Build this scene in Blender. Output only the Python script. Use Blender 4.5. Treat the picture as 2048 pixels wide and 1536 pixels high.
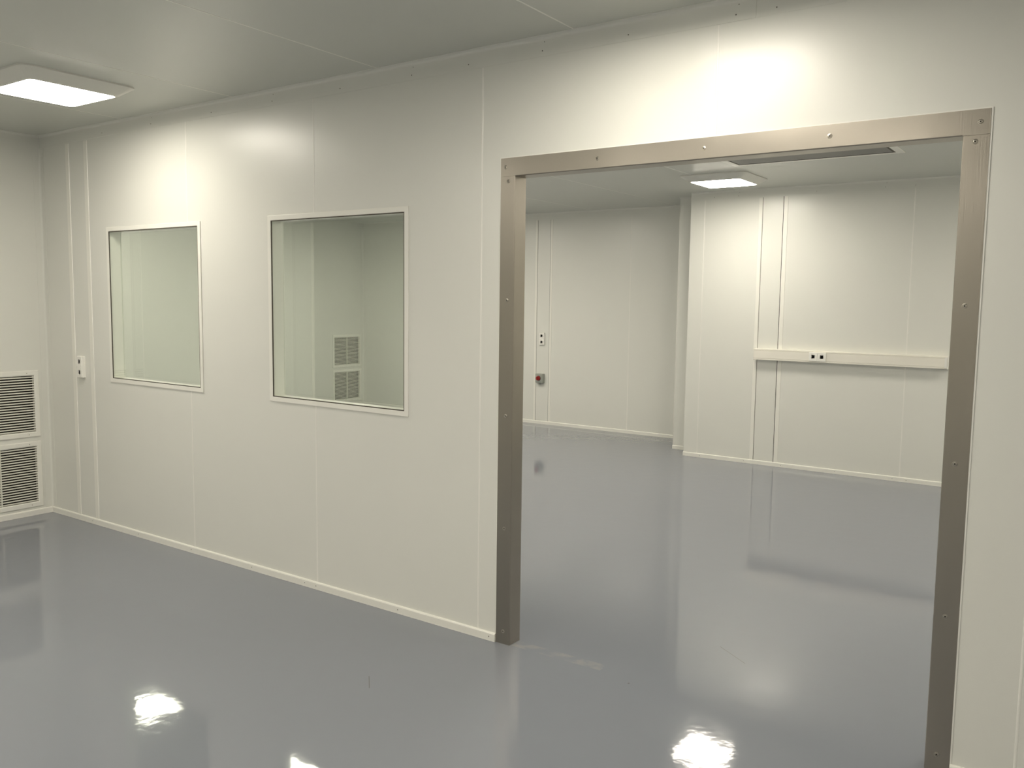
import bpy, bmesh, math
from mathutils import Vector, Matrix

S = bpy.context.scene
COL = S.collection
for _o in list(bpy.data.objects):
    bpy.data.objects.remove(_o)

# ------------------------------------------------------------------ camera, world, exposure
CAM = Vector((1.1790, -3.1276, 1.5780))
YAW, PITCH, ROLL, FPX = 0.6130, 0.09647, 0.01284, 1719.38
f_ = Vector((-math.sin(YAW) * math.cos(PITCH), math.cos(YAW) * math.cos(PITCH), -math.sin(PITCH)))
r_ = Vector((math.cos(YAW), math.sin(YAW), 0))
u_ = r_.cross(f_)
r2 = r_ * math.cos(ROLL) + u_ * math.sin(ROLL)
u2 = -r_ * math.sin(ROLL) + u_ * math.cos(ROLL)
cd = bpy.data.cameras.new('camera')
cam = bpy.data.objects.new('camera', cd)
COL.objects.link(cam)
m = Matrix((r2, u2, -f_)).transposed().to_4x4()
m.translation = CAM
cam.matrix_world = m
cd.sensor_width = 36.0
cd.lens = FPX / 2048 * 36.0
cd.clip_start = 0.05
S.camera = cam

w = bpy.data.worlds.new('world')
S.world = w
w.use_nodes = True
w.node_tree.nodes['Background'].inputs[0].default_value = (0.5, 0.52, 0.55, 1)
w.node_tree.nodes['Background'].inputs[1].default_value = 0.02

S.view_settings.view_transform = 'Standard'
S.view_settings.look = 'None'
S.view_settings.exposure = 0.0
S.view_settings.gamma = 1.0
S.view_settings.use_curve_mapping = False

LAMP_POWER_FRONT = 31.5       # emission strength of the diffusers in the near room
LAMP_POWER_BACK = 39.0        # ... and in the far room
LAMP_COLOUR = (1.0, 0.93, 0.80)

# ------------------------------------------------------------------ dimensions (metres)
H = 2.685
XL = -5.112          # near room, left wall
T = 0.080            # partition thickness
XR = 3.9
YN = -7.2            # wall behind the camera
Y1 = 6.104           # far wall of the far room
Y2 = 5.141           # front of the boxed-out block
XF = -8.04           # left wall of the far room (recess)
XF2 = -7.85          # left wall of the far room (main face)
YF2 = 4.973
BX = -2.445          # left edge of the block
FXR = 2.6            # right wall of the far room

# ------------------------------------------------------------------ materials
def mat(name, base=(0.8, 0.8, 0.8), rough=0.5, metal=0.0, spec=0.5):
    m = bpy.data.materials.new(name)
    m.use_nodes = True
    b = m.node_tree.nodes['Principled BSDF']
    b.inputs['Base Color'].default_value = (*base, 1)
    b.inputs['Roughness'].default_value = rough
    b.inputs['Metallic'].default_value = metal
    b.inputs['Specular IOR Level'].default_value = spec
    return m, m.node_tree, b

def add_bump(nt, b, scale, strength, dist, detail=2.0, stretch=None):
    tc = nt.nodes.new('ShaderNodeTexCoord')
    n = nt.nodes.new('ShaderNodeTexNoise')
    n.inputs['Scale'].default_value = scale
    n.inputs['Detail'].default_value = detail
    src = tc.outputs['Object']
    if stretch:
        mp = nt.nodes.new('ShaderNodeMapping')
        mp.inputs['Scale'].default_value = stretch
        nt.links.new(src, mp.inputs['Vector'])
        src = mp.outputs['Vector']
    nt.links.new(src, n.inputs['Vector'])
    bp = nt.nodes.new('ShaderNodeBump')
    bp.inputs['Strength'].default_value = strength
    bp.inputs['Distance'].default_value = dist
    nt.links.new(n.outputs['Fac'], bp.inputs['Height'])
    nt.links.new(bp.outputs['Normal'], b.inputs['Normal'])
    return n, bp

def panel_material(name, base, rough, var=0.03):
    m, nt, b = mat(name, base, rough)
    tc = nt.nodes.new('ShaderNodeTexCoord')
    n = nt.nodes.new('ShaderNodeTexNoise')
    n.inputs['Scale'].default_value = 1.3
    n.inputs['Detail'].default_value = 3
    nt.links.new(tc.outputs['Object'], n.inputs['Vector'])
    mr = nt.nodes.new('ShaderNodeMapRange')
    mr.inputs['To Min'].default_value = rough - var * 0.4
    mr.inputs['To Max'].default_value = rough + var * 0.4
    nt.links.new(n.outputs['Fac'], mr.inputs['Value'])
    nt.links.new(mr.outputs['Result'], b.inputs['Roughness'])
    n2 = nt.nodes.new('ShaderNodeTexNoise')       # slight waviness of the sheet metal
    n2.inputs['Scale'].default_value = 2.2
    n2.inputs['Detail'].default_value = 1
    nt.links.new(tc.outputs['Object'], n2.inputs['Vector'])
    bp = nt.nodes.new('ShaderNodeBump')
    bp.inputs['Strength'].default_value = 0.25
    bp.inputs['Distance'].default_value = 0.01
    nt.links.new(n2.outputs['Fac'], bp.inputs['Height'])
    nt.links.new(bp.outputs['Normal'], b.inputs['Normal'])
    return m

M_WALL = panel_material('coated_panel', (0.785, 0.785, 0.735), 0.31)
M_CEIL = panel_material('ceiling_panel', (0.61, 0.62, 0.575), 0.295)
M_TRIM = mat('white_aluminium_profile', (0.88, 0.87, 0.81), 0.32)[0]
M_BEAD = mat('sealant_joint', (0.88, 0.87, 0.82), 0.28)[0]
M_BAND = mat('coated_angle_profile', (0.785, 0.785, 0.735), 0.34)[0]
M_PLASTIC = mat('white_plastic', (0.90, 0.89, 0.84), 0.35)[0]
M_TRUNK = mat('cream_trunking_plastic', (0.88, 0.85, 0.77), 0.40)[0]
M_LOUVRE = mat('louvre_coating', (0.78, 0.77, 0.69), 0.42)[0]
M_DARK = mat('dark_cavity', (0.035, 0.032, 0.025), 0.8)[0]
M_GASKET = mat('dark_gasket', (0.075, 0.062, 0.045), 0.6)[0]
M_HOLE = mat('socket_hole', (0.09, 0.085, 0.075), 0.5)[0]
M_GREYBOX = mat('grey_switch_box', (0.36, 0.38, 0.34), 0.45)[0]
M_GREYDARK = mat('dark_grey_plastic', (0.12, 0.13, 0.12), 0.45)[0]
M_RED = mat('dark_red_plastic', (0.30, 0.012, 0.012), 0.35)[0]
M_HOUSING = mat('lamp_housing_coating', (0.80, 0.79, 0.73), 0.5)[0]
M_SCREW = mat('screw_steel', (0.50, 0.47, 0.42), 0.28, 1.0)[0]
M_SCREWW = mat('small_fixing_screw', (0.20, 0.19, 0.16), 0.5, 0.4)[0]
M_FILTER = mat('grey_filter_mesh', (0.23, 0.225, 0.21), 0.55)[0]

# stainless steel: fine vertical brushing plus faint hand smears
M_STEEL, nt, b = mat('brushed_stainless', (0.375, 0.345, 0.30), 0.30, 1.0)
n_, bp_ = add_bump(nt, b, 60, 0.12, 0.002, 3, (6, 6, 0.12))
tc = nt.nodes.new('ShaderNodeTexCoord')
sm = nt.nodes.new('ShaderNodeTexNoise'); sm.inputs['Scale'].default_value = 4.5; sm.inputs['Detail'].default_value = 4
nt.links.new(tc.outputs['Object'], sm.inputs['Vector'])
mr = nt.nodes.new('ShaderNodeMapRange')
mr.inputs['From Min'].default_value = 0.3; mr.inputs['From Max'].default_value = 0.75
mr.inputs['To Min'].default_value = 0.285; mr.inputs['To Max'].default_value = 0.35
nt.links.new(sm.outputs['Fac'], mr.inputs['Value'])
nt.links.new(mr.outputs['Result'], b.inputs['Roughness'])

# poured resin floor: glossy blue grey with gentle waviness, a pale scuffed patch and scratches
M_FLOOR, nt, b = mat('resin_floor', (0.238, 0.254, 0.292), 0.05, 0.0, 0.62)
L = nt.links
tc = nt.nodes.new('ShaderNodeTexCoord')
nz = nt.nodes.new('ShaderNodeTexNoise'); nz.inputs['Scale'].default_value = 9.0; nz.inputs['Detail'].default_value = 3.0
L.new(tc.outputs['Object'], nz.inputs['Vector'])
bp = nt.nodes.new('ShaderNodeBump'); bp.inputs['Strength'].default_value = 0.30; bp.inputs['Distance'].default_value = 0.0022
L.new(nz.outputs['Fac'], bp.inputs['Height'])
L.new(bp.outputs['Normal'], b.inputs['Normal'])
blot = nt.nodes.new('ShaderNodeTexNoise'); blot.inputs['Scale'].default_value = 1.1; blot.inputs['Detail'].default_value = 4
L.new(tc.outputs['Object'], blot.inputs['Vector'])
rmp = nt.nodes.new('ShaderNodeMapRange')
rmp.inputs['To Min'].default_value = 0.03; rmp.inputs['To Max'].default_value = 0.08
L.new(blot.outputs['Fac'], rmp.inputs['Value']); L.new(rmp.outputs['Result'], b.inputs['Roughness'])
sep = nt.nodes.new('ShaderNodeSeparateXYZ'); L.new(tc.outputs['Object'], sep.inputs[0])

def mth(op, a, c=None):
    n = nt.nodes.new('ShaderNodeMath'); n.operation = op
    for i, v in enumerate((a, c)):
        if v is None: continue
        if isinstance(v, (int, float)): n.inputs[i].default_value = v
        else: L.new(v, n.inputs[i])
    return n.outputs[0]

def segment_mask(x0, y0, x1, y1, wd):
    """1 inside a thin straight mark from (x0,y0) to (x1,y1) on the floor"""
    dx, dy = x1 - x0, y1 - y0
    ln = math.hypot(dx, dy); dx /= ln; dy /= ln
    px, py = mth('SUBTRACT', sep.outputs[0], x0), mth('SUBTRACT', sep.outputs[1], y0)
    along = mth('ADD', mth('MULTIPLY', px, dx), mth('MULTIPLY', py, dy))
    across = mth('ABSOLUTE', mth('ADD', mth('MULTIPLY', px, -dy), mth('MULTIPLY', py, dx)))
    a = mth('LESS_THAN', across, wd)
    return mth('MULTIPLY', a, mth('MULTIPLY', mth('GREATER_THAN', along, 0.0), mth('LESS_THAN', along, ln)))

# pale residue left on the threshold beside the left jamb
res = nt.nodes.new('ShaderNodeTexNoise'); res.inputs['Scale'].default_value = 14; res.inputs['Detail'].default_value = 5
L.new(tc.outputs['Object'], res.inputs['Vector'])
rs = nt.nodes.new('ShaderNodeMapRange'); rs.interpolation_type = 'SMOOTHSTEP'
rs.inputs['From Min'].default_value = 0.40; rs.inputs['From Max'].default_value = 0.62
L.new(res.outputs['Fac'], rs.inputs['Value'])
patch = mth('MULTIPLY', segment_mask(-1.01, 0.035, -0.55, 0.045, 0.032), rs.outputs['Result'])
scr = mth('MAXIMUM', segment_mask(-0.231, 0.575, -0.07, 0.461, 0.0012), segment_mask(-1.30, -0.62, -1.22, -0.70, 0.0015))
dot = segment_mask(-0.394, -0.023, -0.388, -0.025, 0.004)
mix1 = nt.nodes.new('ShaderNodeMix'); mix1.data_type = 'RGBA'
mix1.inputs['A'].default_value = (0.238, 0.254, 0.292, 1); mix1.inputs['B'].default_value = (0.285, 0.29, 0.305, 1)
L.new(patch, mix1.inputs['Factor'])
mix2 = nt.nodes.new('ShaderNodeMix'); mix2.data_type = 'RGBA'
mix2.inputs['B'].default_value = (0.16, 0.16, 0.17, 1)
L.new(mix1.outputs['Result'], mix2.inputs['A']); L.new(mth('MAXIMUM', scr, dot), mix2.inputs['Factor'])
L.new(mix2.outputs['Result'], b.inputs['Base Color'])

# clear, slightly green glazing; Schlick reflection on both faces
M_GLASS = bpy.data.materials.new('clear_glass'); M_GLASS.use_nodes = True
nt = M_GLASS.node_tree; nt.nodes.clear(); L = nt.links
out = nt.nodes.new('ShaderNodeOutputMaterial'); mx = nt.nodes.new('ShaderNodeMixShader')
tr = nt.nodes.new('ShaderNodeBsdfTransparent'); tr.inputs[0].default_value = (0.955, 0.972, 0.953, 1)
gl = nt.nodes.new('ShaderNodeBsdfGlossy'); gl.inputs['Roughness'].default_value = 0.0; gl.inputs[0].default_value = (1, 1, 1, 1)
lw = nt.nodes.new('ShaderNodeLayerWeight'); lw.inputs['Blend'].default_value = 0.5
pw = nt.nodes.new('ShaderNodeMath'); pw.operation = 'POWER'; pw.inputs[1].default_value = 5
ma = nt.nodes.new('ShaderNodeMath'); ma.operation = 'MULTIPLY_ADD'; ma.inputs[1].default_value = 0.96; ma.inputs[2].default_value = 0.04
L.new(lw.outputs['Facing'], pw.inputs[0]); L.new(pw.outputs[0], ma.inputs[0]); L.new(ma.outputs[0], mx.inputs[0])
L.new(tr.outputs[0], mx.inputs[1]); L.new(gl.outputs[0], mx.inputs[2]); L.new(mx.outputs[0], out.inputs[0])

def emissive(name, colour, strength):
    m = bpy.data.materials.new(name); m.use_nodes = True
    nt = m.node_tree; nt.nodes.clear()
    o = nt.nodes.new('ShaderNodeOutputMaterial'); e = nt.nodes.new('ShaderNodeEmission')
    e.inputs[0].default_value = (*colour, 1); e.inputs[1].default_value = strength
    nt.links.new(e.outputs[0], o.inputs[0])
    return m
M_LAMP_F = emissive('lit_diffuser_near_room', LAMP_COLOUR, LAMP_POWER_FRONT)
M_LAMP_B = emissive('lit_diffuser_far_room', LAMP_COLOUR, LAMP_POWER_BACK)

# ------------------------------------------------------------------ mesh helpers
class MB:
    def __init__(self):
        self.v = []; self.f = []
    def add(self, verts, faces):
        k = len(self.v); self.v += [tuple(p) for p in verts]
        self.f += [tuple(i + k for i in fc) for fc in faces]
        return self
    def box(self, x0, x1, y0, y1, z0, z1):
        x0, x1 = sorted((x0, x1)); y0, y1 = sorted((y0, y1)); z0, z1 = sorted((z0, z1))
        vs = [(x, y, z) for z in (z0, z1) for y in (y0, y1) for x in (x0, x1)]
        return self.add(vs, [(0, 2, 3, 1), (4, 5, 7, 6), (0, 1, 5, 4), (2, 6, 7, 3), (0, 4, 6, 2), (1, 3, 7, 5)])
    def prism(self, pts, a, c, axis):
        """closed 2-D outline extruded from a to c along axis (0,1,2)"""
        n = len(pts)
        def P(p, t):
            return {0: (t, p[0], p[1]), 1: (p[0], t, p[1]), 2: (p[0], p[1], t)}[axis]
        vs = [P(p, a) for p in pts] + [P(p, c) for p in pts]
        fs = [tuple(range(n)), tuple(range(2 * n - 1, n - 1, -1))]
        fs += [(i, i + n, (i + 1) % n + n, (i + 1) % n) for i in range(n)]
        return self.add(vs, fs)
    def loft(self, rings, cap0=True, cap1=True):
        n = len(rings[0]); vs = [p for r in rings for p in r]; fs = []
        for k in range(len(rings) - 1):
            for i in range(n):
                j = (i + 1) % n
                fs.append((k * n + i, k * n + j, (k + 1) * n + j, (k + 1) * n + i))
        if cap0: fs.append(tuple(range(n - 1, -1, -1)))
        if cap1: fs.append(tuple(range((len(rings) - 1) * n, len(rings) * n)))
        return self.add(vs, fs)
    def build(self, name, m, parent=None, bevel=0.0, smooth=False, seg=2):
        me = bpy.data.meshes.new(name)
        me.from_pydata(self.v, [], self.f)
        bm = bmesh.new(); bm.from_mesh(me)
        bmesh.ops.recalc_face_normals(bm, faces=bm.faces)
        bm.to_mesh(me); bm.free()
        me.materials.append(m)
        if smooth:
            for p in me.polygons: p.use_smooth = True
        o = bpy.data.objects.new(name, me); COL.objects.link(o)
        if parent: o.parent = parent
        if bevel:
            md = o.modifiers.new('bevel', 'BEVEL'); md.width = bevel; md.segments = seg
            md.limit_method = 'ANGLE'; md.harden_normals = False
        return o

def tag(o, label, cat, group=None, kind=None):
    o['label'] = label; o['category'] = cat
    if group: o['group'] = group
    if kind: o['kind'] = kind
    return o

def empty(name, loc, rz=0.0):
    o = bpy.data.objects.new(name, None); COL.objects.link(o)
    o.location = loc; o.rotation_euler = (0, 0, rz); o.empty_display_size = 0.1
    return o

def slab(axis, p0, p1, u0, u1, v0, v1, holes=()):
    """wall slab between p0 and p1 on axis 'x' (u = y) or 'y' (u = x), v = z, with real rectangular holes"""
    us = sorted({u0, u1, *[h[0] for h in holes], *[h[1] for h in holes]})
    vs = sorted({v0, v1, *[h[2] for h in holes], *[h[3] for h in holes]})
    mb = MB(); idx = {}
    def V(i, j, k):
        key = (i, j, k)
        if key not in idx:
            p = (p0, p1)[k]; u = us[i]; v = vs[j]
            idx[key] = len(mb.v); mb.v.append((p, u, v) if axis == 'x' else (u, p, v))
        return idx[key]
    def solid(i, j):
        if i < 0 or j < 0 or i >= len(us) - 1 or j >= len(vs) - 1: return False
        uc = (us[i] + us[i + 1]) / 2; vc = (vs[j] + vs[j + 1]) / 2
        return not any(h[0] < uc < h[1] and h[2] < vc < h[3] for h in holes)
    for i in range(len(us) - 1):
        for j in range(len(vs) - 1):
            if not solid(i, j): continue
            for k in (0, 1):
                mb.f.append((V(i, j, k), V(i + 1, j, k), V(i + 1, j + 1, k), V(i, j + 1, k)))
            if not solid(i - 1, j): mb.f.append((V(i, j, 0), V(i, j + 1, 0), V(i, j + 1, 1), V(i, j, 1)))
            if not solid(i + 1, j): mb.f.append((V(i + 1, j, 0), V(i + 1, j + 1, 0), V(i + 1, j + 1, 1), V(i + 1, j, 1)))
            if not solid(i, j - 1): mb.f.append((V(i, j, 0), V(i + 1, j, 0), V(i + 1, j, 1), V(i, j, 1)))
            if not solid(i, j + 1): mb.f.append((V(i, j + 1, 0), V(i + 1, j + 1, 0), V(i + 1, j + 1, 1), V(i, j + 1, 1)))
    return mb

def half_round(c, wd, h, sgn, n=6):
    """outline of a low rounded bead: (along-wall coordinate, out-of-wall coordinate)"""
    pts = []
    for i in range(n + 1):
        a = math.pi * i / n
        pts.append((c - wd / 2 * math.cos(a), sgn * h * math.sin(a)))
    return pts

def joint_y(wall, x, y, sgn, z0, z1, wd=0.009, h=0.0014, name='panel_joint'):
    """vertical bead on a wall facing -y (sgn=-1) or +y"""
    mb = MB().prism([(p[0], y + p[1]) for p in half_round(x, wd, h, sgn)], z0, z1, 2)
    return mb.build(name, M_BEAD, wall, smooth=False)

def joint_x(wall, y, x, sgn, z0, z1, wd=0.009, h=0.0014, name='panel_joint'):
    mb = MB().prism([(x + p[1], p[0]) for p in half_round(y, wd, h, sgn)], z0, z1, 2)
    return mb.build(name, M_BEAD, wall)

def structure(o, label, cat):
    return tag(o, label, cat, kind='structure')

# ------------------------------------------------------------------ floor and ceiling
fl = MB().box(XF - 0.25, XR + 0.1, YN - 0.1, Y1 + 0.1, -0.12, 0.0).build('floor', M_FLOOR)
structure(fl, 'glossy blue grey resin floor running through both rooms', 'floor')
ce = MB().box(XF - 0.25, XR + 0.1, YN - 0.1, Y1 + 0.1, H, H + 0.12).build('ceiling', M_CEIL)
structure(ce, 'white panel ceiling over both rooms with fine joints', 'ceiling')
def ceil_joint(x, y0, y1):
    pts = [(p[0], H + p[1]) for p in half_round(x, 0.008, 0.0012, -1)]
    MB().prism(pts, y0, y1, 1).build('panel_joint', M_BEAD, ce)
x = -0.735 - 4 * 1.1
while x < XR:
    if x > XL + 0.1: ceil_joint(x, YN, -0.002)
    x += 1.104
x = -1.94 - 5 * 1.1
while x < -1.9:
    ceil_joint(x, T + 0.002, Y1 - 0.002 if x < BX else Y2 - 0.002)
    x += 1.1

# ------------------------------------------------------------------ walls
W1 = (-4.284, -3.275, 1.007, 2.021)      # window outer rectangles x0,x1,z0,z1
W2 = (-2.668, -1.637, 1.005, 2.023)
D = (-1.0155, 0.7305, 2.120)             # clear opening of the doorway
DF = (-1.0925, 0.8080, 2.200)            # outer edge of the steel frame
B = 0.026                                # window frame face width
holes = [(W1[0] + 0.012, W1[1] - 0.012, W1[2] + 0.012, W1[3] - 0.012),
         (W2[0] + 0.012, W2[1] - 0.012, W2[2] + 0.012, W2[3] - 0.012),
         (D[0] - 0.004, D[1] + 0.004, 0.0, D[2] + 0.004)]
wm = slab('y', 0.0, T, XF - 0.1, XR, 0.0, H, holes).build('wall_middle', M_WALL)
structure(wm, 'pale panel partition with two windows and a steel framed doorway', 'wall')
for x in (-3.402, -2.300, -1.200, -0.105):
    cuts = [(0.04, 2.604)]
    if x == -3.402: cuts = [(0.04, W1[2]), (W1[3], 2.604)]
    if x == -2.300: cuts = [(0.04, W2[2]), (W2[3], 2.604)]
    if x == -0.105: cuts = [(DF[2], 2.604)]
    for a, c in cuts: joint_y(wm, x, 0, -1, a, c)
for x in (0.996, 2.1): joint_y(wm, x, 0, -1, 0.04, 2.604)

# grille cut-outs
GL = [(-0.6000, -0.1070), ]
def grille_hole(y0, y1, zc): return (y0 + 0.034, y1 - 0.034, zc - 0.200, zc + 0.200)
gA = (-0.637, -0.072)          # near room grille y extent
gB = (5.484, 6.049)            # far room grille y extent
ZU, ZLo = 0.805, 0.297         # grille centres
wl = slab('x', XL - 0.1, XL, YN, 0.0, 0.0, H,
          [grille_hole(*gA, ZU), grille_hole(*gA, ZLo)]).build('wall_left', M_WALL)
structure(wl, 'pale left wall of the near room with two stacked return air grilles', 'wall')
for y in (-1.15, -2.25, -3.35): joint_x(wl, y, XL, 1, 0.04, 2.604)
wr = slab('x', XR, XR + 0.1, YN, T, 0.0, H).build('wall_right', M_WALL)
structure(wr, 'right wall of the near room outside the picture', 'wall')
wn = slab('y', YN - 0.1, YN, XL - 0.1, XR + 0.1, 0.0, H).build('wall_near', M_WALL)
structure(wn, 'wall behind the camera', 'wall')

# far room
wf = slab('y', Y1, Y1 + 0.1, XF - 0.1, BX + 0.3, 0.0, H).build('wall_far', M_WALL)
structure(wf, 'far wall of the next room beyond the doorway, left of the boxed-out part', 'wall')
for x in (-3.612, -5.9, -7.05): joint_y(wf, x, Y1, -1, 0.04, 2.604)
wb = slab('y', Y2, Y2 + 0.1, BX, FXR, 0.0, H)
wb.box(BX, BX + 0.1, Y2 + 0.1, Y1 + 0.1, 0, H)
wb = wb.build('wall_far_right', M_WALL)
structure(wb, 'bright forward-set wall of the next room with white cable trunking on it', 'wall')
for x in (-2.297, -0.353, 0.798, 1.95):
    if x == -0.353:
        joint_y(wb, x, Y2, -1, 0.04, 1.037); joint_y(wb, x, Y2, -1, 1.145, 2.604)
    else: joint_y(wb, x, Y2, -1, 0.04, 2.604)
wlf = slab('x', XF - 0.1, XF, YF2 - 0.1, Y1, 0.0, H, [grille_hole(*gB, ZU + 0.012), grille_hole(*gB, ZLo + 0.012)])
wlf = wlf.build('wall_far_recess', M_WALL)
structure(wlf, 'recessed end of the far room left wall carrying two air grilles, seen through the window', 'wall')
w3 = slab('x', XF2 - 0.1, XF2, T, YF2, 0.0, H)
w3.box(XF, XF2 - 0.1, YF2 - 0.1, YF2, 0, H)
w3 = w3.build('wall_far_left', M_WALL)
structure(w3, 'left wall of the next room seen through both windows', 'wall')
for y in (2.43, 3.58): joint_x(w3, y, XF2, 1, 0.04, 2.604)
wfr = slab('x', FXR, FXR + 0.1, T, Y2, 0.0, H).build('wall_far_side', M_WALL)
structure(wfr, 'right wall of the next room outside the picture', 'wall')

# pipe chase column in the inner corner of the far room
PX0, PX1, PY = -2.706, BX - 0.001, 5.449
col = MB().box(PX0, PX1, PY, Y1 - 0.001, 0, H - 0.001).build('trim_1', M_WALL)
structure(col, 'narrow boxed pipe casing standing in the far inner corner', 'column')
MB().box(PX0, PX0 + 0.004, PY - 0.0015, PY, 0.04, 2.60).build('corner_edge', M_BEAD, col)
MB().box(PX1 - 0.052, PX1 - 0.048, PY - 0.002, PY, 0.04, 2.60).build('panel_joint', M_GASKET, col)

# ------------------------------------------------------------------ cover strips, corner and ceiling profiles
def screw_dot(parent, loc, axis, r=0.0028, m=None):
    """tiny pan-head fixing, axis 'y-' faces the camera"""
    n = 10; rings = []
    for rr, h in ((r, 0.0), (r * 0.92, 0.0007), (r * 0.5, 0.0011)):
        ring = []
        for i in range(n):
            a = 2 * math.pi * i / n
            c, s = rr * math.cos(a), rr * math.sin(a)
            ring.append({'y-': (c, -h, s), 'x+': (h, c, s)}[axis])
        rings.append(ring)
    key = ('dot', axis, r)
    if key not in CACHE:
        o = MB().loft(rings).build('screw', m or M_SCREWW, parent)
        CACHE[key] = o
    else:
        o = CACHE[key].copy(); COL.objects.link(o); o.parent = parent
    o.location = loc
    return o
CACHE = {}

tn = [1]
def next_trim():
    tn[0] += 1
    return 'trim_%d' % tn[0]

def cover_strip(x0, x1, y, label, z0=0.04, z1=2.60, h=0.0035):
    mb = MB().prism([(x0, y), (x0 + 0.002, y - h), (x1 - 0.002, y - h), (x1, y)], z0, z1, 2)
    o = mb.build(next_trim(), M_TRIM)
    structure(o, label, 'cover strip'); return o
# near room service strip pair left of the first window
cover_strip(-4.765, -4.722, 0.0, 'left of the two pale cover strips flanking the socket near the left corner')
cover_strip(-4.533, -4.490, 0.0, 'right of the two pale cover strips flanking the socket near the left corner')
# far wall service duct
cover_strip(-4.972, -4.938, Y1, 'left cover strip beside the red-knobbed switch on the far wall')
cover_strip(-4.745, -4.712, Y1, 'right cover strip beside the red-knobbed switch on the far wall')
MB().box(-4.938, -4.935, Y1 - 0.0006, Y1, 0.04, 2.60).build('panel_joint', M_GASKET, wf)
MB().box(-4.748, -4.745, Y1 - 0.0006, Y1, 0.04, 2.60).build('panel_joint', M_GASKET, wf)
# bright wall service duct (cut by the trunking)
cover_strip(-1.742, -1.705, Y2, 'cover strip under the left end of the trunking', 0.04, 1.037)
cover_strip(-1.742, -1.705, Y2, 'cover strip rising above the left end of the trunking', 1.145, 2.60)
cover_strip(-1.500, -1.459, Y2, 'second cover strip under the trunking, left of the double socket', 0.04, 1.037)
cover_strip(-1.500, -1.459, Y2, 'second cover strip above the trunking, left of the double socket', 1.145, 2.60)
for a, c in ((0.04, 1.037), (1.145, 2.60)):
    MB().box(-1.506, -1.501, Y2 - 0.0008, Y2, a, c).build('panel_joint', M_DARK, wb)
    MB().box(-1.7045, -1.701, Y2 - 0.0006, Y2, a, c).build('panel_joint', M_GASKET, wb)

def corner_profile(x, y, sx, sy, label, z0=0.04, z1=2.60, wd=0.05, t=0.0015, r=0.012):
    """L-shaped cover in an inner corner; walls run towards sx*x and sy*y; rounded inner edge"""
    pts = [(x, y), (x + sx * wd, y), (x + sx * wd, y + sy * t)]
    cx, cy = x + sx * (t + r), y + sy * (t + r)
    for i in range(7):
        a = math.pi / 2 * i / 6
        pts.append((cx - sx * r * math.sin(a), cy - sy * r * math.cos(a)))
    pts += [(x + sx * t, y + sy * wd), (x, y + sy * wd)]
    o = MB().prism(pts, z0, z1, 2).build(next_trim(), M_BAND)
    structure(o, label, 'corner profile'); return o
corner_profile(XL, 0.0, 1, -1, 'vertical corner profile between the left wall and the partition')
corner_profile(XF, Y1, 1, -1, 'vertical corner profile beside the air grilles seen through the window')
# outer corner profile where the far left wall steps back
o = MB().box(XF2, XF2 + 0.002, YF2 - 0.05, YF2 + 0.002, 0.04, 2.6).box(XF2 - 0.05, XF2, YF2, YF2 + 0.002, 0.04, 2.6).build(next_trim(), M_TRIM)
structure(o, 'vertical corner cover left of the air grilles seen through the window', 'corner profile')

def band_y(x0, x1, y, label, screws=(), drop=0.079):
    """angle profile under the ceiling along a wall facing -y"""
    t = 0.0018
    pts = [(y, H), (y, H - drop), (y - t, H - drop)]
    r = 0.014; cy, cz = y - t - r, H - t - r
    for i in range(7):
        a = math.pi / 2 * i / 6
        pts.append((cy + r * math.cos(a), cz + r * math.sin(a)))
    pts += [(y - 0.03, H - t), (y - 0.03, H)]
    o = MB().prism(pts, x0, x1, 0).build(next_trim(), M_BAND)
    structure(o, label, 'ceiling profile')
    for sx in screws: screw_dot(o, (sx, y - t, H - 0.056), 'y-')
    for k, sx in enumerate(screws):
        if k % 2: screw_dot(o, (sx + 0.01, y - t, H - 0.012 - 0.009), 'y-', 0.002)
    return o
def band_x(y0, y1, x, label, drop=0.079):
    t = 0.0018
    pts = [(x, H), (x, H - drop), (x + t, H - drop)]
    r = 0.014; cx, cz = x + t + r, H - t - r
    for i in range(7):
        a = math.pi / 2 * i / 6
        pts.append((cx - r * math.cos(a), cz + r * math.sin(a)))
    pts += [(x + 0.03, H - t), (x + 0.03, H)]
    o = MB().prism(pts, y0, y1, 1).build(next_trim(), M_BAND)
    structure(o, label, 'ceiling profile'); return o
XJ = 0.036
band_y(XL + 0.002, XJ - 0.0012, 0.0, 'narrow angle profile along the top of the partition above the windows',
       (-4.3, -3.75, -3.15, -2.62, -2.1, -1.62, -1.28, -0.885, -0.48, -0.04))
band_y(XJ + 0.0012, XR - 0.002, 0.0, 'narrow angle profile along the top of the partition above the right part of the doorway', (0.11, 0.6, 1.1))
band_x(YN, -0.0025, XL, 'narrow angle profile along the top of the left wall')
band_y(XF + 0.002, PX0 - 0.002, Y1, 'angle profile along the top of the far wall')
band_y(BX - 0.0, FXR - 0.002, Y2, 'angle profile along the top of the bright forward-set wall', (-2.2, -1.95, -1.2, -0.6, -0.353))
band_y(PX0, PX1, PY, 'short angle profile on top of the boxed pipe casing')

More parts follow.
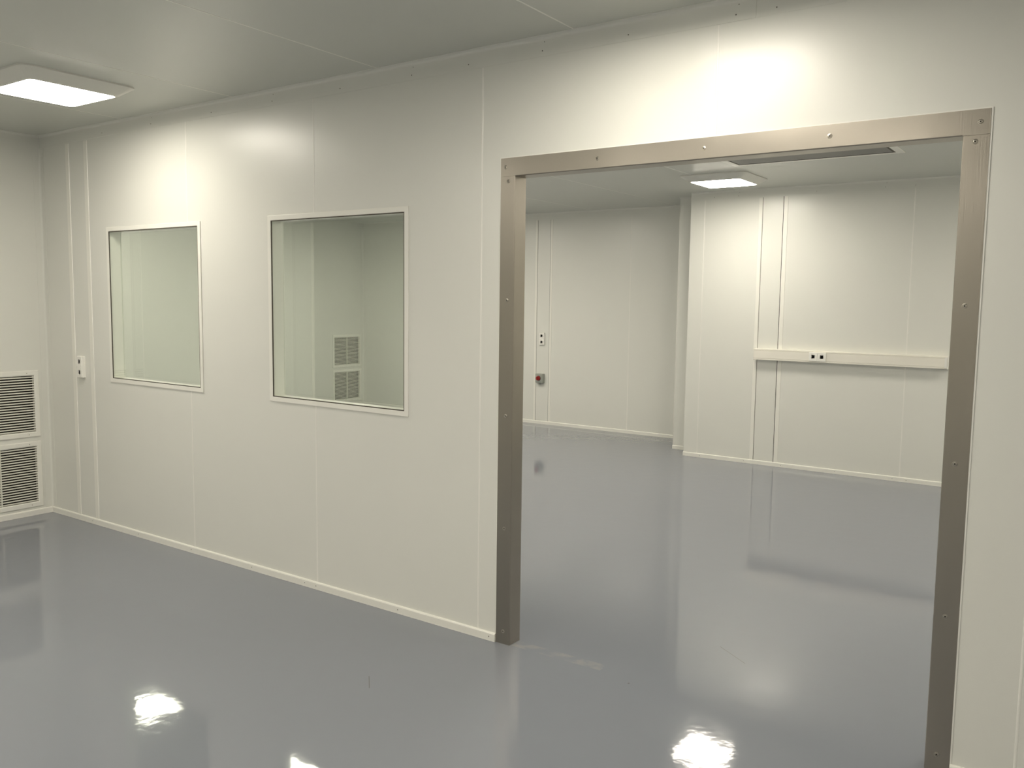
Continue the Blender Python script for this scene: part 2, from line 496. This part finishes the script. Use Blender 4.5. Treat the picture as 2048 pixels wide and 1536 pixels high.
# ------------------------------------------------------------------ baseboards
BH, BT = 0.040, 0.012
def base_y(name, x0, x1, y, label, screws=()):
    pts = [(y, 0), (y, BH), (y - 0.005, BH), (y - 0.0095, BH - 0.002), (y - BT, BH - 0.006), (y - BT, 0.0)]
    o = MB().prism(pts, x0, x1, 0).build(name, M_TRIM)
    structure(o, label, 'baseboard')
    for sx in screws: screw_dot(o, (sx, y - BT, 0.020), 'y-', 0.003)
    return o
def base_x(name, y0, y1, x, label):
    pts = [(x, 0), (x, BH), (x + 0.005, BH), (x + 0.0095, BH - 0.002), (x + BT, BH - 0.006), (x + BT, 0.0)]
    o = MB().prism(pts, y0, y1, 1).build(name, M_TRIM)
    structure(o, label, 'baseboard'); return o
base_y('baseboard_middle', XL + 0.001, DF[0] - 0.001, 0.0, 'white floor strip along the partition left of the doorway',
       (-4.56, -4.0, -3.424, -2.842, -2.39, -2.30, -1.7, -1.127))
base_y('baseboard_middle_right', DF[1] + 0.001, XR - 0.001, 0.0, 'white floor strip right of the doorway', (1.2,))
base_x('baseboard_left', YN, -BT - 0.0005, XL, 'white floor strip along the left wall under the air grilles')
base_y('baseboard_far', XF + 0.001, PX0 - 0.001, Y1, 'white floor strip along the far wall of the next room')
base_y('baseboard_column', PX0, PX1, PY, 'short white floor strip under the boxed pipe casing')
base_y('baseboard_far_right', BX, FXR - 0.001, Y2, 'white floor strip under the bright forward-set wall',
       (-2.26, -1.794, -1.423, -0.914, -0.41, -0.292))
base_x('baseboard_far_recess', YF2 + 0.003, Y1 - BT - 0.0005, XF, 'white floor strip under the air grilles of the next room')
base_x('baseboard_far_left', T, YF2 - 0.052, XF2 + 0.0, 'white floor strip along the left wall of the next room')

# ------------------------------------------------------------------ windows
def window(name, W, label):
    x0, x1, z0, z1 = W
    e = empty(name, ((x0 + x1) / 2, 0, z0))
    tag(e, label, 'window', kind='structure')
    ox, oz = e.location.x, z0
    def ringbox(mb, o0, o1, y0, y1):
        """rectangular ring: o0 = outer inset, o1 = inner inset"""
        a, c, d, f = x0 + o0 - ox, x1 - o0 - ox, z0 + o0 - oz, z1 - o0 - oz
        A, C, Dd, F = x0 + o1 - ox, x1 - o1 - ox, z0 + o1 - oz, z1 - o1 - oz
        outer = [(a, d), (c, d), (c, f), (a, f)]; inner = [(A, Dd), (C, Dd), (C, F), (A, F)]
        vs = [(p[0], y, p[1]) for y in (y0, y1) for ring in (outer, inner) for p in ring]
        fs = []
        for i in range(4):
            j = (i + 1) % 4
            fs += [(i, j, 4 + j, 4 + i), (8 + i, 12 + i, 12 + j, 8 + j), (i, 8 + i, 8 + j, j), (4 + i, 4 + j, 12 + j, 12 + i)]
        return mb.add(vs, fs)
    ringbox(MB(), 0.0, B, -0.006, -0.0002).build('window_frame', M_TRIM, e, bevel=0.0015)
    ringbox(MB(), 0.0, B, T + 0.0002, T + 0.006).build('window_frame', M_TRIM, e, bevel=0.0015)
    ringbox(MB(), 0.0125, B, 0.0, T).build('reveal', M_TRIM, e)
    ringbox(MB(), B, B + 0.0050, -0.0042, 0.001).build('gasket', M_GASKET, e)
    a, c, d, f = x0 + B + 0.0055 - ox, x1 - B - 0.0055 - ox, B + 0.0055, z1 - B - 0.0055 - oz
    MB().box(a, c, -0.004 + 0.0015, 0.0035, d, f).build('glass_pane', M_GLASS, e)
    MB().box(a, c, T - 0.008, T - 0.002, d, f).build('glass_pane', M_GLASS, e)
    return e
window('window_1', W1, 'white framed square window nearest the left corner, plain wall behind its glass')
window('window_2', W2, 'white framed square window nearer the doorway, two air grilles visible through it')

# ------------------------------------------------------------------ doorway
dr = empty('door_1', ((D[0] + D[1]) / 2, 0, 0))
tag(dr, 'open doorway lined with a screwed brushed stainless steel frame', 'doorway', kind='structure')
dx = dr.location.x
PF = -0.0035; PB = T + 0.0035; SH = 0.0028
def jamb(side):
    if side < 0: xo, xi = DF[0] - dx, D[0] - dx
    else: xo, xi = DF[1] - dx, D[1] - dx
    s = -1 if side < 0 else 1       # outward direction
    outer = []                      # U-shaped sheet, rounded bends at the opening edge
    r = 0.004
    outer.append((xo, PF))
    for i in range(6):
        a = math.pi / 2 * i / 5
        outer.append((xi + s * r * (1 - math.sin(a)), PF + r * (1 - math.cos(a))))
    for i in range(6):
        a = math.pi / 2 * i / 5
        outer.append((xi + s * r * (1 - math.cos(a)), PB - r * (1 - math.sin(a))))
    outer.append((xo, PB))
    inner = [(xo, PB - SH), (xi + s * SH, PB - SH), (xi + s * SH, PF + SH), (xo, PF + SH)]
    o = MB().prism(outer + inner, 0.0, D[2], 2).build('jamb', M_STEEL, dr)
    return o
jl = jamb(-1); jr = jamb(1)
zi = D[2]; r = 0.004; xo0, xo1 = DF[0] - dx, DF[1] - dx; xi0, xi1 = D[0] - dx, D[1] - dx
sec = [(PF, DF[2])]
for i in range(6):
    a = math.pi / 2 * i / 5
    sec.append((PF + r * (1 - math.cos(a)), zi + r * (1 - math.sin(a))))
for i in range(6):
    a = math.pi / 2 * i / 5
    sec.append((PB - r * (1 - math.sin(a)), zi + r * (1 - math.cos(a))))
sec += [(PB, DF[2]), (PB - SH, DF[2]), (PB - SH, zi + SH), (PF + SH, zi + SH), (PF + SH, DF[2])]
hd = MB().prism(sec, xi0, xi1, 0)
for a, c in ((xo0, xi0), (xi1, xo1)):
    hd.box(a, c, PF, PF + SH, zi + 0.0006, DF[2]); hd.box(a, c, PB - SH, PB, zi + 0.0006, DF[2])
hd = hd.build('header', M_STEEL, dr)

def frame_screw(parent, x, z):
    """countersunk hex-socket screw: raised rim, dished head, dark socket"""
    if 'fs' not in CACHE:
        n = 20
        def ring(rr, y): return [(rr * math.cos(2 * math.pi * i / n), y, rr * math.sin(2 * math.pi * i / n)) for i in range(n)]
        s = MB().loft([ring(0.0088, 0), ring(0.0085, -0.0012), ring(0.0072, -0.0014), ring(0.0066, -0.0005),
                       ring(0.0058, -0.0016), ring(0.0036, -0.0022), ring(0.0030, -0.0022), ring(0.0028, -0.0006)]).build('screw', M_SCREW, parent)
        def hexr(rr, y): return [(rr * math.cos(math.pi * i / 3), y, rr * math.sin(math.pi * i / 3)) for i in range(6)]
        k = MB().loft([hexr(0.0027, -0.0004), hexr(0.0027, -0.0009)]).build('screw_socket', M_DARK, s)
        CACHE['fs'] = (s, k)
    else:
        s0, k0 = CACHE['fs']
        s = s0.copy(); COL.objects.link(s); s.parent = parent
        k = k0.copy(); COL.objects.link(k); k.parent = s
    s.location = (x - dx, PF, z)
for sx in (-1.068, -0.608, -0.147, 0.315, 0.779): frame_screw(hd, sx, 2.161)
for z in (2.100, 1.580, 1.062, 0.544, 0.06):
    frame_screw(jl, -1.052, z); frame_screw(jr, 0.767, z)
# thin sealant line around the outside of the steel frame
sl = MB().box(xo1, xo1 + 0.005, -0.0025, 0, BH, DF[2]).box(xo0 - 0.004, xo0, -0.002, 0, BH, DF[2])
sl.box(xo0 - 0.004, xo1 + 0.005, -0.0025, 0, DF[2], DF[2] + 0.004).build('sealant_line', M_BEAD, dr)

# ------------------------------------------------------------------ air grilles
def rounded_rect(w, h, r, n=5):
    pts = []
    for cx, cy, a0 in ((w / 2 - r, h / 2 - r, 0), (-w / 2 + r, h / 2 - r, 90), (-w / 2 + r, -h / 2 + r, 180), (w / 2 - r, -h / 2 + r, 270)):
        for i in range(n + 1):
            a = math.radians(a0 + 90 * i / n)
            pts.append((cx + r * math.cos(a), cy + r * math.sin(a)))
    return pts

def make_grille(loc):
    """local frame: x out of the wall, y along it, z up; origin at the centre on the wall face"""
    e = empty('air_grille', loc)
    w, h, iw, ih = 0.565, 0.475, 0.495, 0.398
    fr = MB()
    prof = [(0.0, 0.0), (0.0, 0.006), (0.004, 0.0095), (0.028, 0.0095), (0.033, 0.006), (0.035, 0.0)]   # inset, height
    rings = []
    for ins, ht in prof:
        k = ins / 0.035
        hw = w / 2 - k * (w - iw) / 2; hh = h / 2 - k * (h - ih) / 2
        rings.append([(ht, -hw, -hh), (ht, hw, -hh), (ht, hw, hh), (ht, -hw, hh)])
    rings.append([(-0.02, -iw / 2, -ih / 2), (-0.02, iw / 2, -ih / 2), (-0.02, iw / 2, ih / 2), (-0.02, -iw / 2, ih / 2)])
    fr.loft(rings, cap0=False, cap1=False).build('grille_frame', M_TRIM, e)
    lv = MB(); n = 22; pitch = ih / n
    for i in range(n):
        zc = -ih / 2 + pitch * (i + 0.5)
        # thick front edge, thin tail running back into the dark duct
        lv.prism([(0.0055, zc - 0.0046), (0.0066, zc - 0.0038), (0.0066, zc + 0.0034), (0.0050, zc + 0.0044), (-0.0130, zc - 0.0012), (-0.0130, zc - 0.0030)], 0, 1, 1)
    # stretch blades to the opening width
    lv.v = [(p[0], -iw / 2 + p[1] * iw, p[2]) for p in lv.v]
    lv.build('louvre', M_LOUVRE, e)
    MB().box(-0.014, 0.0072, -0.004, 0.004, -ih / 2, ih / 2).build('mullion', M_LOUVRE, e)
    MB().box(-0.062, -0.060, -iw / 2 - 0.001, iw / 2 + 0.001, -ih / 2 - 0.001, ih / 2 + 0.001).box(
        -0.06, -0.021, -iw / 2 - 0.001, -iw / 2, -ih / 2, ih / 2).box(-0.06, -0.021, iw / 2, iw / 2 + 0.001, -ih / 2, ih / 2).box(
        -0.06, -0.021, -iw / 2, iw / 2, -ih / 2 - 0.001, -ih / 2).box(-0.06, -0.021, -iw / 2, iw / 2, ih / 2, ih / 2 + 0.001).build('duct_box', M_DARK, e)
    for sy in (-1, 1):
        for sz in (-1, 1):
            screw_dot(e, (0.0095, sy * 0.20, sz * (h / 2 - 0.018)), 'x+', 0.0028)
    return e

def copy_tree(o, parent=None):
    c = o.copy(); COL.objects.link(c); c.parent = parent
    for ch in list(o.children): copy_tree(ch, c)
    return c
g1 = make_grille((XL, sum(gA) / 2, ZU))
tag(g1, 'white louvred air grille, upper of the two on the near room left wall', 'air grille')
for loc, lab in (((XL, sum(gA) / 2, ZLo), 'white louvred air grille, lower of the two on the near room left wall'),
                 ((XF, sum(gB) / 2, ZU + 0.012), 'white louvred air grille, upper of the two seen through the larger window'),
                 ((XF, sum(gB) / 2, ZLo + 0.012), 'white louvred air grille, lower of the two seen through the larger window')):
    c = copy_tree(g1); c.location = loc; tag(c, lab, 'air grille')

# ------------------------------------------------------------------ sockets, switch, trunking
def ring_xz(rr, y, cx, cz, n=24):
    return [(cx + rr * math.cos(2 * math.pi * i / n), y, cz + rr * math.sin(2 * math.pi * i / n)) for i in range(n)]

def socket(loc, wd, ht, vertical, depth, label):
    """surface double socket: body, two face plates each with a round well, pin holes and earth clips"""
    e = empty('wall_socket', loc); tag(e, label, 'socket')
    W_, H_ = (wd, ht)
    pts = rounded_rect(W_, H_, 0.006)
    inset = rounded_rect(W_ - 0.005, H_ - 0.005, 0.005)
    MB().loft([[(p[0], 0, p[1]) for p in pts], [(p[0], -depth + 0.003, p[1]) for p in pts],
               [(p[0], -depth, p[1]) for p in inset]]).build('socket_body', M_PLASTIC, e)
    pitch = (H_ if vertical else W_) / 2
    side = min(wd, ht) if vertical else ht
    pw = (W_ - 0.006) if vertical else (pitch - 0.004)
    ph = (pitch - 0.004) if vertical else (H_ - 0.006)
    for s in (1, -1):
        cx, cz = (0, s * pitch / 2) if vertical else (s * pitch / 2, 0)
        R = min(pw, ph) * 0.29
        n = 24
        rr = rounded_rect(pw, ph, 0.004)     # 24 points
        yf = -depth - 0.003
        outer0 = [(cx + p[0], -depth, cz + p[1]) for p in rr]
        outer1 = [(cx + p[0] * 0.97, yf, cz + p[1] * 0.97) for p in rr]
        lip = []; well = []
        for p in rr:
            a = math.atan2(p[1], p[0])
            lip.append((cx + R * math.cos(a), yf, cz + R * math.sin(a)))
            well.append((cx + R * 0.93 * math.cos(a), -depth + 0.0005, cz + R * 0.93 * math.sin(a)))
        pl = MB().loft([outer0, outer1, lip, well]).build('face_plate', M_PLASTIC, e)
        for hs in (-1, 1):
            MB().loft([ring_xz(0.0032, -depth, cx + hs * R * 0.45, cz, 12), ring_xz(0.0032, -depth - 0.0006, cx + hs * R * 0.45, cz, 12)]).build('pin_hole', M_HOLE, pl)
            MB().box(cx - 0.0022, cx + 0.0022, -depth - 0.0022, -depth, cz + hs * R * 0.86 - 0.0016, cz + hs * R * 0.86 + 0.0016).build('earth_clip', M_SCREW, pl)
    return e
socket((-4.638, 0, 1.088), 0.066, 0.150, True, 0.024, 'white upright double socket on the partition between two cover strips near the left corner')
socket((-4.846, Y1, 1.098), 0.078, 0.158, True, 0.022, 'small white upright double socket on the far wall above the red-knobbed switch')

# trunking
TX0, TX1, TZ0, TZ1, TD = -1.719, -0.009, 1.038, 1.146, 0.062
tr_ = empty('cable_trunking', ((TX0 + TX1) / 2, Y2, TZ0))
tag(tr_, 'long white cable trunking running along the bright wall of the next room', 'cable trunking')
tx = tr_.location.x; hh = TZ1 - TZ0
bodyp = [(0, 0), (-TD + 0.003, 0), (-TD, 0.003), (-TD, 0.014), (-TD + 0.004, 0.016), (-TD + 0.004, hh - 0.016),
         (-TD, hh - 0.014), (-TD, hh - 0.003), (-TD + 0.003, hh), (0, hh)]
MB().prism(bodyp, TX0 - tx, TX1 - tx, 0).build('trunking_body', M_TRUNK, tr_)
MB().prism([(-TD + 0.004, 0.0165), (-TD - 0.0005, 0.0175), (-TD - 0.0005, hh - 0.0175), (-TD + 0.004, hh - 0.0165)],
           TX0 - tx + 0.001, TX1 - tx - 0.012, 0).build('trunking_cover', M_TRUNK, tr_)
for a, c in ((TX0 - tx - 0.002, TX0 - tx), (TX1 - tx, TX1 - tx + 0.002), ):
    MB().box(a, c, -TD - 0.001, 0, -0.001, hh + 0.001).build('end_cap', M_PLASTIC, tr_, bevel=0.0006)
MB().box(TX1 - tx - 0.022, TX1 - tx - 0.003, -TD - 0.0022, -TD + 0.004, 0.008, hh - 0.008).build('end_clip', M_PLASTIC, tr_, bevel=0.001)
socket((-1.105, Y2 - TD - 0.0005, 1.092), 0.158, 0.086, False, 0.008, 'white sideways double socket fitted into the front of the long trunking')

# rotary switch
sw = empty('rotary_switch', (-4.858, Y1, 0.592))
tag(sw, 'grey rotary isolator switch with dark red knob on the far wall', 'switch')
pts = rounded_rect(0.112, 0.118, 0.008)
MB().loft([[(p[0], 0, p[1]) for p in pts], [(p[0], -0.050, p[1]) for p in pts],
           [(p[0] * 0.93, -0.055, p[1] * 0.93) for p in pts]]).build('switch_box', M_GREYBOX, sw)
MB().loft([ring_xz(0.033, -0.0552, -0.002, 0.002), ring_xz(0.032, -0.060, -0.002, 0.002)]).build('knob_plate', M_GREYDARK, sw)
kn = MB().loft([ring_xz(0.029, -0.060, -0.002, 0.002), ring_xz(0.029, -0.070, -0.002, 0.002), ring_xz(0.026, -0.084, -0.002, 0.002),
                ring_xz(0.022, -0.087, -0.002, 0.002)]).build('knob', M_RED, sw)
MB().box(-0.009, 0.005, -0.098, -0.086, -0.020, 0.026).build('knob_grip', M_RED, kn, bevel=0.002)
MB().loft([ring_xz(0.0, 0, 0, 0, 16)[:0] or [(0.015 * math.cos(a), -0.025 + 0.015 * math.sin(a), -0.059) for a in [2 * math.pi * i / 16 for i in range(16)]],
           [(0.015 * math.cos(a), -0.025 + 0.015 * math.sin(a), -0.068) for a in [2 * math.pi * i / 16 for i in range(16)]],
           [(0.007 * math.cos(a), -0.025 + 0.007 * math.sin(a), -0.082) for a in [2 * math.pi * i / 16 for i in range(16)]]]).build('cable_gland', M_GREYBOX, sw)

# ------------------------------------------------------------------ ceiling lamps
def make_lamp(loc, m_lit):
    """flat square lamp: flared housing against the ceiling, glowing diffuser underneath"""
    e = empty('ceiling_lamp', loc)                   # origin on the ceiling
    a0 = rounded_rect(0.60, 0.60, 0.05, 6); a1 = rounded_rect(0.585, 0.585, 0.05, 6)
    a2 = rounded_rect(0.475, 0.475, 0.035, 6); a3 = rounded_rect(0.452, 0.452, 0.03, 6); a4 = rounded_rect(0.44, 0.44, 0.03, 6)
    R = lambda pts, z: [(p[0], p[1], z) for p in pts]
    MB().loft([R(a0, 0.0), R(a0, -0.008), R(a1, -0.012), R(a2, -0.050), R(a3, -0.053), R(a4, -0.048)], cap1=True).build('lamp_housing', M_HOUSING, e)
    d0 = rounded_rect(0.438, 0.438, 0.028, 6); d1 = rounded_rect(0.42, 0.42, 0.025, 6)
    MB().loft([R(d0, -0.0485), R(d0, -0.054), R(d1, -0.057)]).build('diffuser', m_lit, e)
    return e
lf = make_lamp((-3.49, -0.725, H), M_LAMP_F)
tag(lf, 'lit square lamp on the near room ceiling at the left edge of the picture', 'ceiling lamp')
for (x, y), lab in (((-0.16, -0.70), 'lit square lamp on the near room ceiling above the doorway, just out of view'),
                    ((-3.49, -2.95), 'lit square lamp on the near room ceiling, left of the camera position'),
                    ((-0.16, -2.95), 'lit square lamp on the near room ceiling, nearest the camera position'),
                    ((2.60, -2.95), 'added unseen fill lamp on the near room ceiling, right of the camera position'),  # added fill, brightens the right part of the partition
                    ((-1.83, -2.95), 'added unseen fill lamp on the near room ceiling, middle of the row level with the camera'),  # added to keep the walls bright at the lower lamp strength
                    ((-1.83, -5.40), 'added unseen fill lamp on the near room ceiling, middle of the rear row'),  # added fill, lights the lower partition from farther back
                    ((2.60, -5.40), 'added unseen fill lamp on the near room ceiling, far right of the rear row'),  # extra lamp added as fill, out of view
                    ((-3.49, -5.40), 'added unseen fill lamp on the near room ceiling, rear left corner behind the camera'),  # unseen lamp added for more even light on the walls
                    ((-0.16, -5.40), 'added unseen fill lamp on the near room ceiling, rear right corner behind the camera')):  # unseen lamp added as fill for the lower walls
    c = copy_tree(lf); c.location = (x, y, H); tag(c, lab, 'ceiling lamp')
lb = make_lamp((-1.757, 4.26, H), M_LAMP_B)
tag(lb, 'lit square lamp on the far room ceiling seen through the doorway', 'ceiling lamp')
for (x, y), lab in (((1.45, 4.20), 'lit square lamp on the far room ceiling, hidden behind the right jamb'),
                    ((1.45, 1.72), 'added unseen fill lamp on the far room ceiling close behind the partition, right of the doorway'),  # added fill for the far room, out of view
                    ((-1.70, 1.72), 'added unseen fill lamp on the far room ceiling close behind the partition, left of the doorway'),  # added out of view to lift the lower far walls
                    ((-6.10, 4.10), 'added unseen fill lamp on the far room ceiling facing the recessed air grilles'),  # added to brighten the grille wall behind the window
                    ((-4.62, 4.10), 'lit square lamp on the far room ceiling in front of the red-knobbed switch wall'),
                    ((-4.58, 1.72), 'lit square lamp on the far room ceiling behind the larger window'),
                    ((-6.70, 1.71), 'lit square lamp on the far room ceiling behind the smaller window')):
    c = copy_tree(lb); c.location = (x, y, H); tag(c, lab, 'ceiling lamp')

# ------------------------------------------------------------------ ceiling air panel in the far room
ap = empty('ceiling_air_panel', (-0.805, 3.335, H))
tag(ap, 'flush grey air filter panel in the far room ceiling, just under the steel header', 'air filter panel')
hw, hd_ = 0.585, 0.30
fr = MB()
def rr_(a, c, z): return [(-a, -c, z), (a, -c, z), (a, c, z), (-a, c, z)]
fr.loft([rr_(hw + 0.055, hd_ + 0.055, 0), rr_(hw + 0.055, hd_ + 0.055, -0.004), rr_(hw + 0.052, hd_ + 0.052, -0.006),
         rr_(hw + 0.004, hd_ + 0.004, -0.006), rr_(hw, hd_, -0.0035)], cap0=True, cap1=False).build('panel_frame', M_TRIM, ap)
MB().loft([rr_(hw, hd_, -0.0036), rr_(hw - 0.003, hd_ - 0.003, -0.0062), rr_(hw - 0.014, hd_ - 0.014, -0.0062), rr_(hw - 0.016, hd_ - 0.016, -0.0030)],
          cap0=False, cap1=False).build('dark_edge', M_GASKET, ap)
MB().box(-hw + 0.015, hw - 0.015, -hd_ + 0.015, hd_ - 0.015, -0.0045, -0.0032).build('filter_face', M_FILTER, ap)
